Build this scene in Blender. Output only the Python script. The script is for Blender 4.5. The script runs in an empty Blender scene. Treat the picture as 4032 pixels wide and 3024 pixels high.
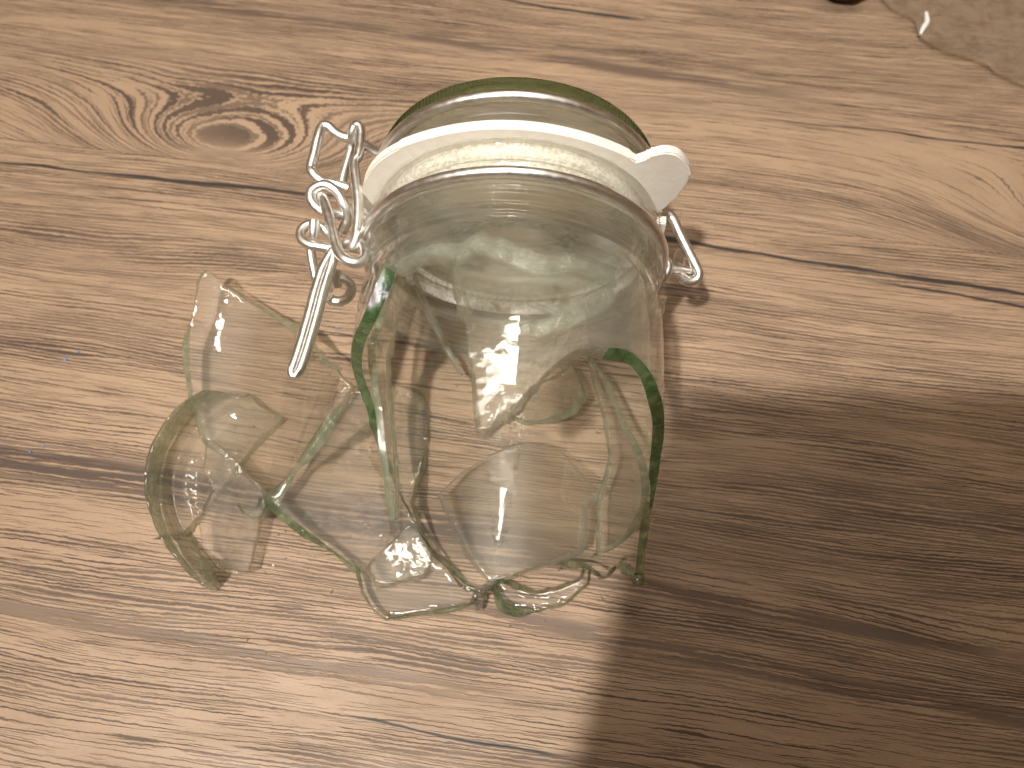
import bpy, bmesh, math, random
from mathutils import Vector, Matrix, noise
from mathutils.geometry import delaunay_2d_cdt
random.seed(7)
R_ = math.radians
sc = bpy.context.scene
COL = sc.collection

# ------------------------------------------------------------------ camera
PITCH, CAM_H, FPX = 69.0, .273, 3030.0
cam_d = bpy.data.cameras.new('camera'); cam = bpy.data.objects.new('camera', cam_d); COL.objects.link(cam)
cam.location = (0, 0, CAM_H); cam.rotation_euler = (R_(90 - PITCH), 0, 0)
cam_d.sensor_width = 36; cam_d.lens = FPX / 4032 * 36; cam_d.clip_start = .005; cam_d.clip_end = 50
cam_d.dof.use_dof = True; cam_d.dof.focus_distance = .232; cam_d.dof.aperture_fstop = 11.5
sc.camera = cam

# ------------------------------------------------------------------ world: a dim warm room
w = bpy.data.worlds.new('World'); sc.world = w; w.use_nodes = True
nt = w.node_tree; nt.nodes.clear()
wo = nt.nodes.new('ShaderNodeOutputWorld'); bg = nt.nodes.new('ShaderNodeBackground')
tc = nt.nodes.new('ShaderNodeTexCoord'); sx = nt.nodes.new('ShaderNodeSeparateXYZ')
rp = nt.nodes.new('ShaderNodeValToRGB'); mr = nt.nodes.new('ShaderNodeMapRange')
nt.links.new(tc.outputs['Generated'], sx.inputs[0]); nt.links.new(sx.outputs['Z'], mr.inputs['Value'])
mr.inputs['From Min'].default_value = -1; mr.inputs['From Max'].default_value = 1
nt.links.new(mr.outputs[0], rp.inputs[0])
e = rp.color_ramp.elements
e[0].position = .45; e[0].color = (.15, .087, .038, 1)
e[1].position = 1.0; e[1].color = (.42, .28, .165, 1)
e[1].color = (3.2, 2.8, 2.3, 1)
m_ = e.new(.93); m_.color = (.80, .64, .46, 1)
m_ = e.new(.87); m_.color = (.42, .27, .145, 1)
m_ = e.new(.56); m_.color = (.24, .15, .072, 1)
m_ = e.new(.76); m_.color = (.42, .25, .125, 1)
nt.links.new(rp.outputs[0], bg.inputs[0]); bg.inputs[1].default_value = .47
nt.links.new(bg.outputs[0], wo.inputs[0])

# ------------------------------------------------------------------ lamps
def area(name, loc, target, sx_, sy_, power, color):
    l = bpy.data.lights.new(name, 'AREA'); l.shape = 'RECTANGLE'; l.size = sx_; l.size_y = sy_
    l.energy = power; l.color = color
    o = bpy.data.objects.new(name, l); COL.objects.link(o); o.location = loc
    o.rotation_euler = (Vector(target) - Vector(loc)).to_track_quat('-Z', 'Y').to_euler()
    return o
area('ceiling_lamp', (-.75, -.70, 2.6), (-.02, .12, 0), .10, .11, 2.45, (1, .965, .89)).data.spread = R_(27)
area('spike_highlight_lamp', (-.05, .75, 1.75), (0, .08, 0), .70, .085, 5.4, (1, .94, .86))  # added lamp, gives the bright highlight on the hanging spike
area('lower_highlight_lamp', (.0, .46, 1.95), (0, .07, 0), .10, .07, 1.2, (1, .94, .86))  # added lamp for the highlights on the jar's lower wall
sc.view_settings.view_transform = 'Standard'; sc.view_settings.look = 'None'
sc.view_settings.exposure = 0; sc.view_settings.gamma = 1
sc.cycles.max_bounces = 20; sc.cycles.transmission_bounces = 14; sc.cycles.transparent_max_bounces = 40
sc.cycles.glossy_bounces = 8; sc.cycles.caustics_reflective = True; sc.cycles.caustics_refractive = True
sc.cycles.sample_clamp_indirect = 6.0; sc.cycles.blur_glossy = .3
sc.cycles.use_denoising = True

# ------------------------------------------------------------------ measuring helpers
CP, SP = math.cos(R_(PITCH)), math.sin(R_(PITCH))
CAM = Vector((0, 0, CAM_H))
def ray(px, py):
    a, b = (px - 2016) / FPX, (1512 - py) / FPX
    return Vector((a, CP + b * SP, -SP + b * CP))
def onz(px, py, z=0.0):
    d = ray(px, py); return CAM + d * ((z - CAM_H) / d.z)

# ------------------------------------------------------------------ material helpers
class NT:
    def __init__(s, name):
        s.m = bpy.data.materials.new(name); s.m.use_nodes = True; s.t = s.m.node_tree; s.t.nodes.clear()
        s.out = s.n('ShaderNodeOutputMaterial')
    def n(s, typ, **kw):
        x = s.t.nodes.new(typ)
        for k, v in kw.items(): setattr(x, k, v)
        return x
    def put(s, sock, v):
        if hasattr(v, 'is_linked') or hasattr(v, 'links'): s.t.links.new(v, sock)
        else: sock.default_value = v
    def M(s, op, a, b=0.0, c=0.0, clamp=False):
        x = s.n('ShaderNodeMath', operation=op, use_clamp=clamp)
        s.put(x.inputs[0], a); s.put(x.inputs[1], b)
        if op in ('MULTIPLY_ADD', 'SMOOTH_MIN'): s.put(x.inputs[2], c)
        return x.outputs[0]
    def vec(s, x, y, z=0.0):
        c = s.n('ShaderNodeCombineXYZ'); s.put(c.inputs[0], x); s.put(c.inputs[1], y); s.put(c.inputs[2], z)
        return c.outputs[0]
    def noise(s, v, scale=1.0, detail=2.0, rough=.5, dist=0.0, dim='3D'):
        x = s.n('ShaderNodeTexNoise', noise_dimensions=dim); s.put(x.inputs['Vector'], v)
        x.inputs['Scale'].default_value = scale; x.inputs['Detail'].default_value = detail
        x.inputs['Roughness'].default_value = rough; x.inputs['Distortion'].default_value = dist
        return x.outputs[0]
    def smooth(s, v, a, b, lo=0.0, hi=1.0):
        x = s.n('ShaderNodeMapRange', interpolation_type='SMOOTHSTEP'); s.put(x.inputs['Value'], v)
        x.inputs['From Min'].default_value = a; x.inputs['From Max'].default_value = b
        x.inputs['To Min'].default_value = lo; x.inputs['To Max'].default_value = hi
        return x.outputs[0]
    def mix(s, f, a, b):
        x = s.n('ShaderNodeMix', data_type='RGBA'); s.put(x.inputs[0], f)
        s.put(x.inputs[6], a); s.put(x.inputs[7], b); return x.outputs[2]
    def mixs(s, f, a, b):
        x = s.n('ShaderNodeMixShader'); s.put(x.inputs[0], f); s.t.links.new(a, x.inputs[1]); s.t.links.new(b, x.inputs[2]); return x.outputs[0]
    def bump(s, h, dist, strength=1.0):
        x = s.n('ShaderNodeBump'); s.put(x.inputs['Height'], h); x.inputs['Distance'].default_value = dist
        x.inputs['Strength'].default_value = strength; return x.outputs[0]
    def principled(s, base, rough, **kw):
        p = s.n('ShaderNodeBsdfPrincipled'); s.put(p.inputs['Base Color'], base); s.put(p.inputs['Roughness'], rough)
        for k, v in kw.items(): s.put(p.inputs[k.replace('_', ' ')], v)
        s.t.links.new(p.outputs[0], s.out.inputs[0]); return p

def glass_mat(name, k, f0=.045, tint=(1, 1, 1, 1), absorb=(.72, .93, .74, 1), dens=0, wav=.00025, wscale=55.0, light_haze=0.0):
    g = NT(name)
    geo = g.n('ShaderNodeTexCoord')
    nz = g.noise(geo.outputs['Object'], wscale, 2.5, .5)
    nrm = g.bump(nz, wav)
    lw = g.n('ShaderNodeLayerWeight'); g.t.links.new(nrm, lw.inputs['Normal'])
    f5 = g.M('POWER', lw.outputs['Facing'], 4.2)
    fr = g.M('MULTIPLY_ADD', f5, .9, f0, clamp=True)
    tr = g.n('ShaderNodeBsdfTransparent'); tr.inputs[0].default_value = tint
    gl = g.n('ShaderNodeBsdfGlossy'); gl.inputs['Roughness'].default_value = .02
    gl.inputs[0].default_value = (1, 1, 1, 1); g.t.links.new(nrm, gl.inputs['Normal'])
    a = g.mixs(fr, tr.outputs[0], gl.outputs[0])
    G = g.n('ShaderNodeBsdfGlass'); G.inputs['IOR'].default_value = 1.5; G.inputs['Roughness'].default_value = 0
    G.inputs[0].default_value = tint; g.t.links.new(nrm, G.inputs['Normal'])
    s = g.mixs(k, a, G.outputs[0])
    if light_haze:
        df = g.n('ShaderNodeBsdfDiffuse'); df.inputs[0].default_value = (.84, .88, .78, 1)  # pale diffuse haze put in to brighten the glass, stands for scattered light
        dn = g.noise(geo.outputs['Object'], 38, 3.0)
        s = g.mixs(g.M('MULTIPLY', g.smooth(dn, .15, .75), light_haze), s, df.outputs[0])
    g.t.links.new(s, g.out.inputs['Surface'])
    if dens:
        va = g.n('ShaderNodeVolumeAbsorption'); va.inputs['Color'].default_value = absorb; va.inputs['Density'].default_value = dens
        g.t.links.new(va.outputs[0], g.out.inputs['Volume'])
    return g.m

def edge_mat(name, c1, c2, amt):
    """fractured glass face: bottle-green, glossy, conchoidal ripples"""
    g = NT(name)
    co = g.n('ShaderNodeTexCoord').outputs['Object']
    n1 = g.noise(co, 260, 2.0, .55); n2 = g.noise(co, 1400, 2.0)
    h = g.M('MULTIPLY_ADD', n2, .25, n1)
    nrm = g.bump(h, .0012)
    col = g.mix(g.smooth(n1, .38, .66), c1, c2)
    G = g.n('ShaderNodeBsdfGlass'); G.inputs['IOR'].default_value = 1.5; G.inputs['Roughness'].default_value = .02
    g.t.links.new(col, G.inputs[0]); g.t.links.new(nrm, G.inputs['Normal'])
    tl = g.n('ShaderNodeBsdfTranslucent'); g.t.links.new(col, tl.inputs[0])
    df = g.n('ShaderNodeBsdfDiffuse'); g.t.links.new(col, df.inputs[0])
    d = g.mixs(.45, df.outputs[0], tl.outputs[0])
    gs = g.n('ShaderNodeBsdfGlossy'); gs.inputs['Roughness'].default_value = .05; g.t.links.new(nrm, gs.inputs['Normal'])
    
    tp = g.n('ShaderNodeBsdfTransparent'); g.t.links.new(col, tp.inputs[0])
    b = g.mixs(.5, G.outputs[0], tp.outputs[0])
    s = g.mixs(amt, b, d)
    lw = g.n('ShaderNodeLayerWeight'); g.t.links.new(nrm, lw.inputs['Normal'])
    s = g.mixs(g.M('MULTIPLY_ADD', g.M('POWER', lw.outputs['Facing'], 3.0), .55, .22, clamp=True), s, gs.outputs[0])
    g.t.links.new(s, g.out.inputs['Surface'])
    return g.m

MAT = {}
MAT['wall'] = glass_mat('clear_jar_glass', .035, light_haze=.010, tint=(.992, .996, .988, 1), wav=.00035, wscale=55)
MAT['neck'] = glass_mat('thick_neck_glass', .42, f0=.075, light_haze=.055, tint=(.985, .99, .97, 1), wav=.0004, wscale=90)
MAT['flange'] = glass_mat('pressed_flange_glass', .16, tint=(.985, .99, .97, 1), wav=.0002, wscale=140)
MAT['lid'] = glass_mat('thick_lid_glass', .38, light_haze=.07, tint=(.97, .98, .94, 1), wav=.0001, wscale=120)
MAT['lid_rim'] = glass_mat('green_lid_rim_glass', .6, tint=(.68, .80, .62, 1), wav=.0002, wscale=120)
MAT['shard'] = glass_mat('broken_clear_glass', .18, light_haze=.005, tint=(.992, .996, .988, 1), wav=.0004, wscale=70)
MAT['ripple'] = glass_mat('rippled_base_glass', .32, light_haze=.008, tint=(.992, .996, .988, 1), wav=.0009, wscale=130)
MAT['spike'] = glass_mat('wavy_jar_glass', .30, light_haze=.04, tint=(.992, .996, .988, 1), wav=.0003, wscale=85)
MAT['crinkle'] = glass_mat('crinkled_glass', .30, light_haze=.16, f0=.22, tint=(.96, .98, .94, 1), wav=.003, wscale=210)
MAT['edge_dark'] = edge_mat('deep_green_fracture', (.05, .16, .05, 1), (.16, .34, .14, 1), .42)
MAT['edge_mid'] = edge_mat('olive_green_fracture', (.20, .28, .15, 1), (.48, .57, .36, 1), .36)
MAT['edge'] = edge_mat('pale_green_fracture', (.50, .58, .42, 1), (.74, .80, .62, 1), .30)
MAT['edge_light'] = edge_mat('clear_fracture', (.84, .87, .78, 1), (.99, .995, .97, 1), .10)

# rubber
g = NT('white_rubber'); co = g.n('ShaderNodeTexCoord').outputs['Object']
c = g.mix(g.smooth(g.noise(co, 300, 4), .3, .8), (.80, .745, .68, 1), (.74, .68, .61, 1))
g.principled(c, .55, Normal=g.bump(g.noise(co, 900, 3), .0001), Subsurface_Weight=.1, Subsurface_Radius=(.003, .002, .0015), Specular_IOR_Level=.35)
MAT['rubber'] = g.m
g = NT('cream_seal_lining'); co = g.n('ShaderNodeTexCoord').outputs['Object']
h = g.noise(co, 800, 3)
c = g.mix(g.smooth(h, .40, .58), (.66, .60, .52, 1), (.91, .88, .83, 1))
c = g.mix(g.smooth(g.noise(co, 90, 4), .62, .68), c, (.38, .32, .22, 1))
g.principled(c, .5, Normal=g.bump(h, .0004)); MAT['lining'] = g.m
# steel
g = NT('galvanised_steel_wire'); co = g.n('ShaderNodeTexCoord').outputs['Object']
n = g.noise(co, 420, 3)
c = g.mix(g.smooth(n, .4, .75), (.93, .92, .90, 1), (.82, .80, .78, 1))
g.principled(c, g.smooth(g.noise(co, 500, 2), .2, .8, .27, .40), Metallic=1.0, Normal=g.bump(n, .00003)); MAT['steel'] = g.m

# wood: grain runs along the planks, cathedral figures where the grain rings are cut
def wood(name, eyes, bands, cracks, seed):
    g = NT(name)
    sp = g.n('ShaderNodeSeparateXYZ'); g.t.links.new(g.n('ShaderNodeTexCoord').outputs['Object'], sp.inputs[0])
    u, v = sp.outputs[0], sp.outputs[1]
    F = v
    # slow waviness
    F = g.M('ADD', F, g.M('MULTIPLY', g.M('SUBTRACT', g.noise(g.vec(g.M('MULTIPLY', u, 5.0), g.M('MULTIPLY', v, 13.0), seed), 1, 1.5), .5), .014))
    core = None
    for (u0, v0, su, sv, B) in eyes:
        a = g.M('DIVIDE', g.M('SUBTRACT', u, u0), su); b = g.M('DIVIDE', g.M('SUBTRACT', v, v0), sv)
        r2 = g.M('ADD', g.M('MULTIPLY', a, a), g.M('MULTIPLY', b, b))
        F = g.M('ADD', F, g.M('MULTIPLY', g.M('EXPONENT', g.M('MULTIPLY', r2, -1.0)), B))
        a2 = g.M('EXPONENT', g.M('MULTIPLY', r2, -14.0))
        core = a2 if core is None else g.M('MAXIMUM', core, a2)
    jit = g.noise(g.vec(g.M('MULTIPLY', u, 330.0), g.M('MULTIPLY', v, 700.0), seed + 3), 1, 3.0)
    F = g.M('ADD', F, g.M('MULTIPLY', g.M('SUBTRACT', jit, .5), .0010))
    dens = g.noise(g.vec(g.M('MULTIPLY', u, 5.0), g.M('MULTIPLY', F, 45.0), seed + 11), 1, 2)
    P = g.M('ADD', g.M('MULTIPLY', F, 720.0), g.M('MULTIPLY', g.noise(g.vec(g.M('MULTIPLY', u, 13.0), g.M('MULTIPLY', F, 120.0), seed + 7), 1, 2.0, .55), 3.2))
    def pores(P, k, lo, gain, us):
        idn = g.M('FLOOR', P); fr = g.M('ABSOLUTE', g.M('SUBTRACT', g.M('SUBTRACT', P, idn), .5))
        w_ = g.noise(g.vec(g.M('MULTIPLY', u, us), g.M('MULTIPLY', idn, 7.31), seed + k), 1, 2.5, .6)
        w_ = g.M('ADD', w_, g.M('MULTIPLY', g.M('SUBTRACT', dens, .5), .55))
        w_ = g.M('MULTIPLY', g.M('SUBTRACT', w_, lo), gain)
        return g.smooth(g.M('SUBTRACT', w_, fr), -.01, .07)
    thr = dens
    line = pores(P, 61, .37, .92, 20.0)
    line2 = g.M('MULTIPLY', pores(g.M('MULTIPLY_ADD', P, 1.83, .37), 71, .43, 1.2, 45.0), .74)
    line = g.M('MAXIMUM', line, line2)
    vary = g.noise(g.vec(g.M('MULTIPLY', u, 9.0), g.M('MULTIPLY', F, 90.0), seed + 23), 1, 3)
    line = g.M('MULTIPLY', line, g.smooth(vary, .25, .65, .5, 1.0))
    fib = g.noise(g.vec(g.M('MULTIPLY', u, 130.0), g.M('MULTIPLY', v, 2200.0), seed + 31), 1, 2)
    blot = g.noise(g.vec(g.M('MULTIPLY', u, 22.0), g.M('MULTIPLY', F, 130.0), seed + 37), 1, 4)
    big = g.noise(g.vec(g.M('MULTIPLY', u, 3.0), g.M('MULTIPLY', F, 16.0), seed + 41), 1, 2)
    col = g.mix(g.smooth(blot, .3, .72), (.375, .261, .172, 1), (.305, .209, .137, 1))
    col = g.mix(g.smooth(big, .5, .75, 0, .35), col, (.27, .175, .115, 1))
    spk = g.noise(g.vec(g.M('MULTIPLY', u, 700.0), g.M('MULTIPLY', v, 1900.0), seed + 51), 1, 2)
    col = g.mix(g.smooth(spk, .5, .72, 0, .5), col, (.24, .155, .11, 1))
    col = g.mix(g.smooth(fib, .3, .75, 0, .30), col, (.28, .175, .115, 1))
    streakb = g.noise(g.vec(g.M('MULTIPLY', u, 20.0), g.M('MULTIPLY', F, 620.0), seed + 77), 1, 3)
    if bands or cracks:
        tot = None; crk = None
        for (u0, u1, v0, wd, am, slope) in bands:
            cv = g.M('ADD', v0, g.M('MULTIPLY', u, slope))
            wob = g.M('MULTIPLY', g.M('SUBTRACT', g.noise(g.vec(g.M('MULTIPLY', u, 9.0), v0 * 31, seed), 1, 2), .5), .008)
            d = g.M('ABSOLUTE', g.M('SUBTRACT', g.M('ADD', v, wob), cv))
            b = g.M('MULTIPLY', g.smooth(d, wd * .35, wd * 1.1, 1, 0), g.M('MULTIPLY', g.smooth(u, u0 - .03, u0 + .03), g.smooth(u, u1 - .05, u1 + .05, 1, 0)))
            b = g.M('MULTIPLY', b, g.M('MULTIPLY', g.smooth(streakb, .42, .50), am))
            tot = b if tot is None else g.M('MAXIMUM', tot, b)
        for (u0, u1, v0, wd, slope) in cracks:
            wob = g.M('MULTIPLY', g.M('SUBTRACT', g.noise(g.vec(g.M('MULTIPLY', u, 28.0), v0 * 57, seed), 1, 4), .5), .004)
            ww = g.M('MULTIPLY', g.smooth(g.noise(g.vec(g.M('MULTIPLY', u, 22.0), v0 * 77, seed), 1, 2), .3, .7, .35, 1.0), wd)
            d = g.M('DIVIDE', g.M('ABSOLUTE', g.M('SUBTRACT', g.M('ADD', v, wob), g.M('ADD', v0, g.M('MULTIPLY', u, slope)))), ww)
            b = g.M('MULTIPLY', g.smooth(d, .4, 1.2, 1, 0), g.M('MULTIPLY', g.smooth(u, u0 - .01, u0 + .01), g.smooth(u, u1 - .01, u1 + .01, 1, 0)))
            crk = b if crk is None else g.M('MAXIMUM', crk, b)
        line = g.M('MAXIMUM', line, tot)
    if core is not None:
        line = g.M('MAXIMUM', g.M('MULTIPLY', line, g.M('SUBTRACT', 1.0, g.M('MULTIPLY', core, .8))), g.M('MULTIPLY', g.smooth(core, .45, .9), g.smooth(fib, .2, .7, .15, .55)))
    col = g.mix(g.M('MULTIPLY', line, .92), col, (.052, .033, .027, 1))
    if bands or cracks: col = g.mix(crk, col, (.040, .031, .028, 1))
    h = g.M('MULTIPLY_ADD', fib, .18, g.M('MULTIPLY', line, -1.0))
    g.principled(col, g.smooth(blot, .2, .8, .42, .58), Normal=g.bump(h, .00022), Specular_IOR_Level=.38)
    return g.m

# ------------------------------------------------------------------ object helpers
def link(o, parent=None):
    COL.objects.link(o)
    if parent is not None: o.parent = parent
    return o
def meta(o, label=None, cat=None, group=None, kind=None):
    for k, v in (('label', label), ('category', cat), ('group', group), ('kind', kind)):
        if v: o[k] = v
    return o
def mesh_obj(name, bm, mats, parent=None, smooth=True, origin=None, arris=0):
    """bm holds world coordinates; parent None -> origin moved to given point"""
    bmesh.ops.recalc_face_normals(bm, faces=bm.faces)
    if arris:
        sh_ = [e_ for e_ in bm.edges if not e_.smooth and len(e_.link_faces) == 2]
        for e_ in sh_: e_.smooth = True
        bmesh.ops.bevel(bm, geom=sh_, offset=arris, segments=2, affect='EDGES', clamp_overlap=True, profile=.5)
    me = bpy.data.meshes.new(name)
    if parent is not None: bm.transform(parent.matrix_basis.inverted())
    elif origin is not None: bm.transform(Matrix.Translation(-Vector(origin)))
    for f in bm.faces: f.smooth = smooth
    bm.to_mesh(me); bm.free()
    for m in mats: me.materials.append(m)
    o = link(bpy.data.objects.new(name, me), parent)
    if parent is None and origin is not None: o.location = origin
    return o
def empty(name, loc, rz=0):
    o = bpy.data.objects.new(name, None); o.empty_display_size = .02
    o.matrix_basis = Matrix.Translation(loc) @ Matrix.Rotation(rz, 4, 'Z')
    return link(o)

def catmull(pts, n=7, closed=False):
    P = [Vector(p) for p in pts]; out = []
    N = len(P)
    rng = range(N if closed else N - 1)
    for i in rng:
        if closed: a, b, c, d = P[(i - 1) % N], P[i], P[(i + 1) % N], P[(i + 2) % N]
        else: a, b, c, d = P[max(i - 1, 0)], P[i], P[i + 1], P[min(i + 2, N - 1)]
        for j in range(n):
            t = j / n
            out.append(.5 * ((2 * b) + (c - a) * t + (2 * a - 5 * b + 4 * c - d) * t * t + (3 * b - a - 3 * c + d) * t ** 3))
    if not closed: out.append(P[-1])
    return out
def add_tube(bm, pts, r, seg=14, closed=False, rfun=None, flat_end=True):
    n = len(pts); rings = []
    T0 = (pts[1] - pts[0]).normalized()
    N = T0.orthogonal().normalized()
    for i in range(n):
        a = pts[(i - 1) % n] if (closed or i > 0) else pts[i]
        b = pts[(i + 1) % n] if (closed or i < n - 1) else pts[i]
        T = (b - a).normalized()
        N = (N - T * N.dot(T)).normalized(); B = T.cross(N)
        rr = r * (rfun(i / (n - 1)) if rfun else 1)
        rings.append([bm.verts.new(pts[i] + (N * math.cos(2 * math.pi * k / seg) + B * math.sin(2 * math.pi * k / seg)) * rr) for k in range(seg)])
    off = 0
    for i in range(n if closed else n - 1):
        A, Bq = rings[i], rings[(i + 1) % n]
        if closed and i == n - 1:
            off = min(range(seg), key=lambda o: sum((A[k].co - Bq[(k + o) % seg].co).length for k in range(seg)))
        for k in range(seg):
            bm.faces.new((A[k], A[(k + 1) % seg], Bq[(k + 1 + off) % seg], Bq[(k + off) % seg]))
    if not closed:
        for ring, s in ((rings[0], 1), (rings[-1], -1)):
            c = bm.verts.new(sum((v.co for v in ring), Vector()) / seg)
            for k in range(seg): bm.faces.new((ring[k], ring[(k + 1) % seg], c))
            for k in range(seg):
                ed = bm.edges.get((ring[k], ring[(k + 1) % seg]))
                if ed: ed.smooth = False

def densify(poly, step, jag, closed=True, rough=1.0):
    """subdivide an outline and roughen it like a conchoidal break"""
    out = []; n = len(poly)
    for i in range(n if closed else n - 1):
        a, b = Vector(poly[i]), Vector(poly[(i + 1) % n])
        L = (b - a).length; k = max(1, int(L / step))
        nrm = Vector((-(b - a).y, (b - a).x)).normalized() if L > 0 else Vector((0, 0))
        for j in range(k):
            t = j / k; p = a.lerp(b, t)
            q = noise.noise(Vector((p.x * 260, p.y * 260, 3.3))) * .7 + noise.noise(Vector((p.x * 900, p.y * 900, 9.1))) * .35
            fade = min(1, 4 * t * (1 - t) + .25)
            out.append(p + nrm * q * jag * rough * fade)
    if not closed: out.append(Vector(poly[-1]))
    return out
def inside(p, poly):
    c = False; n = len(poly); j = n - 1
    for i in range(n):
        a, b = poly[i], poly[j]
        if (a[1] > p[1]) != (b[1] > p[1]) and p[0] < (b[0] - a[0]) * (p[1] - a[1]) / (b[1] - a[1]) + a[0]: c = not c
        j = i
    return c
def round2(poly, it=1):
    for _ in range(it):
        q = []
        for i in range(len(poly)):
            a, b = Vector(poly[i]), Vector(poly[(i + 1) % len(poly)])
            q += [a.lerp(b, .2), a.lerp(b, .8)]
        poly = q
    return poly
def sheet(bm, outline, top, bot, spacing, keep=None, side_mat=1, flare=.4, sidef=None):
    """closed glass solid over a 2-D outline: top(p), bot(p) -> 3-D; returns nothing. keep(p)->True marks outline points that need no side wall"""
    xs = [p[0] for p in outline]; ys = [p[1] for p in outline]
    pts = [Vector(p) for p in outline]; n = len(pts)
    y = min(ys) + spacing * .5; row = 0
    edges2 = [(pts[i], pts[(i + 1) % n]) for i in range(n)]
    def near(p):
        for a, b in edges2:
            if abs(a.x - p.x) > spacing * 2.2 and abs(b.x - p.x) > spacing * 2.2: continue
            ab = b - a; L2 = ab.length_squared
            t = max(0, min(1, (p - a).dot(ab) / L2)) if L2 > 0 else 0
            if (a + ab * t - p).length < spacing * .42: return True
        return False
    extra = []
    while y < max(ys):
        x = min(xs) + (spacing * .5 if row % 2 else 0)
        while x < max(xs):
            p = Vector((x, y))
            if inside(p, outline) and not near(p): extra.append(p)
            x += spacing
        y += spacing * .87; row += 1
    res = delaunay_2d_cdt(pts + extra, [(i, (i + 1) % n) for i in range(n)], [], 1, 1e-7)
    V, _, Fc = res[0], res[1], res[2]
    T = [bm.verts.new(top(v)) for v in V]; B = [bm.verts.new(bot(v)) for v in V]
    cnt = {}
    for f in Fc:
        if len(set(f)) < 3: continue
        for a, b in zip(f, f[1:] + f[:1]): cnt[(min(a, b), max(a, b))] = cnt.get((min(a, b), max(a, b)), 0) + 1
        try:
            bm.faces.new([T[i] for i in f]); bm.faces.new([B[i] for i in reversed(f)])
        except ValueError: pass
    bnd = [e for e, c in cnt.items() if c == 1]
    area2 = sum(pts[i].x * pts[(i + 1) % n].y - pts[(i + 1) % n].x * pts[i].y for i in range(n))
    for i in range(n):
        if keep and keep(pts[i]): continue
        t_ = pts[(i + 1) % n] - pts[i - 1]
        if t_.length < 1e-9: continue
        o_ = Vector((t_.y, -t_.x)).normalized() * (1 if area2 > 0 else -1)
        h_ = (top(pts[i]) - bot(pts[i])).length
        q_ = .5 + .9 * noise.noise(Vector((pts[i].x * 70, pts[i].y * 70, 8.8)))
        if h_ > .0045: q_ *= .15
        if i < len(B): B[i].co += (bot(pts[i] + o_ * .0004) - bot(pts[i])) / .0004 * (h_ * flare * max(-.1, q_))
    # mid ring gives the broken face some relief
    cx = sum((t.co for t in T), Vector()) / len(T)
    mid = {}
    for e_ in bnd:
        for i in e_:
            if i not in mid:
                m = (T[i].co + B[i].co) / 2
                h = (T[i].co - B[i].co).length
                s = noise.noise(Vector((V[i].x * 330, V[i].y * 330, 5.5)))
                out = (Vector((m.x, m.y, m.z)) - cx).normalized()
                mid[i] = bm.verts.new(m + (T[i].co - B[i].co) * (.22 * s) + out * (.10 * h * (s + .35)))
    for a, b in bnd:
        if keep and keep(V[a]) and keep(V[b]): continue
        for P, Q in ((T, mid), (mid, B)):
            f = bm.faces.new((P[a], P[b], Q[b], Q[a])); f.material_index = sidef(V[a]) if sidef else side_mat
        for P in (T, B):
            ed = bm.edges.get((P[a], P[b]))
            if ed: ed.smooth = False
    for i, vtx in mid.items():
        if not vtx.link_faces: bm.verts.remove(vtx)
    for vtx in list(T) + list(B):
        if vtx.is_valid and not vtx.link_faces: bm.verts.remove(vtx)

# ------------------------------------------------------------------ floor of wood laminate planks
GA = R_(-7.74)
floor = empty('floor', (0, 0, 0), GA); meta(floor, kind='structure')
eyes_up = [(-.150, .190, .085, .028, .040), (.232, .200, .075, .028, .042)]
eyes_lo = [(-.005, .085, .05, .012, .005), (.17, .03, .05, .010, .005), (-.19, .135, .05, .012, .006)]
bands = [(-.30, .02, .0455, .0085, 1.0, -.02), (-.04, .28, .0385, .0035, .8, -.06), (-.05, .28, .018, .004, .75, -.05), (.02, .3, -.024, .006, .7, .0), (-.3, .0, -.006, .004, .6, -.03)]
cracks = [(-.30, -.09, .1787, .0013, .016), (.0, .30, .1768, .0024, -.042), (.128, .32, .1733, .0018, -.053), (-.11, -.02, .113, .0008, -.03), (-.05, .02, -.02, .0008, -.03)]
W1 = wood('oak_laminate_print_lower', eyes_lo, bands, cracks, 2.0)
W2 = wood('oak_laminate_print_upper', eyes_up, [(-.25, .10, .262, .004, .8, -.06)], [(-.16, .02, .292, .0012, -.07), (.08, .25, .243, .0010, -.01)], 11.0)
W3 = wood('oak_laminate_print_outer', [(.1, .5, .1, .03, .05)], [], [], 23.0)
for (v0, v1, m) in ((-.293, -.053, W3), (-.053, .187, W1), (.187, .427, W2), (.427, .667, W3), (-.533, -.293, W3)):
    bm = bmesh.new(); b = .00022
    prof = [(v0 + .00008, -.008), (v0 + .00008, -b), (v0 + b, 0), (v1 - b, 0), (v1 - .00008, -b), (v1 - .00008, -.008)]
    A = [bm.verts.new((-1.2, p, q)) for p, q in prof]; B = [bm.verts.new((1.2, p, q)) for p, q in prof]
    for i in range(6): bm.faces.new((A[i], A[(i + 1) % 6], B[(i + 1) % 6], B[i]))
    bm.faces.new(A); bm.faces.new(B[::-1])
    bm.transform(Matrix.Rotation(GA, 4, 'Z'))
    mesh_obj('plank', bm, [m], floor, smooth=False)
g = NT('dark_underlay'); g.principled((.05, .035, .025, 1), .9)
bm = bmesh.new(); bmesh.ops.create_grid(bm, x_segments=1, y_segments=1, size=3)
bm.transform(Matrix.Translation((0, 0, -.0085)))
meta(mesh_obj('subfloor', bm, [g.m]), kind='structure')

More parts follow.
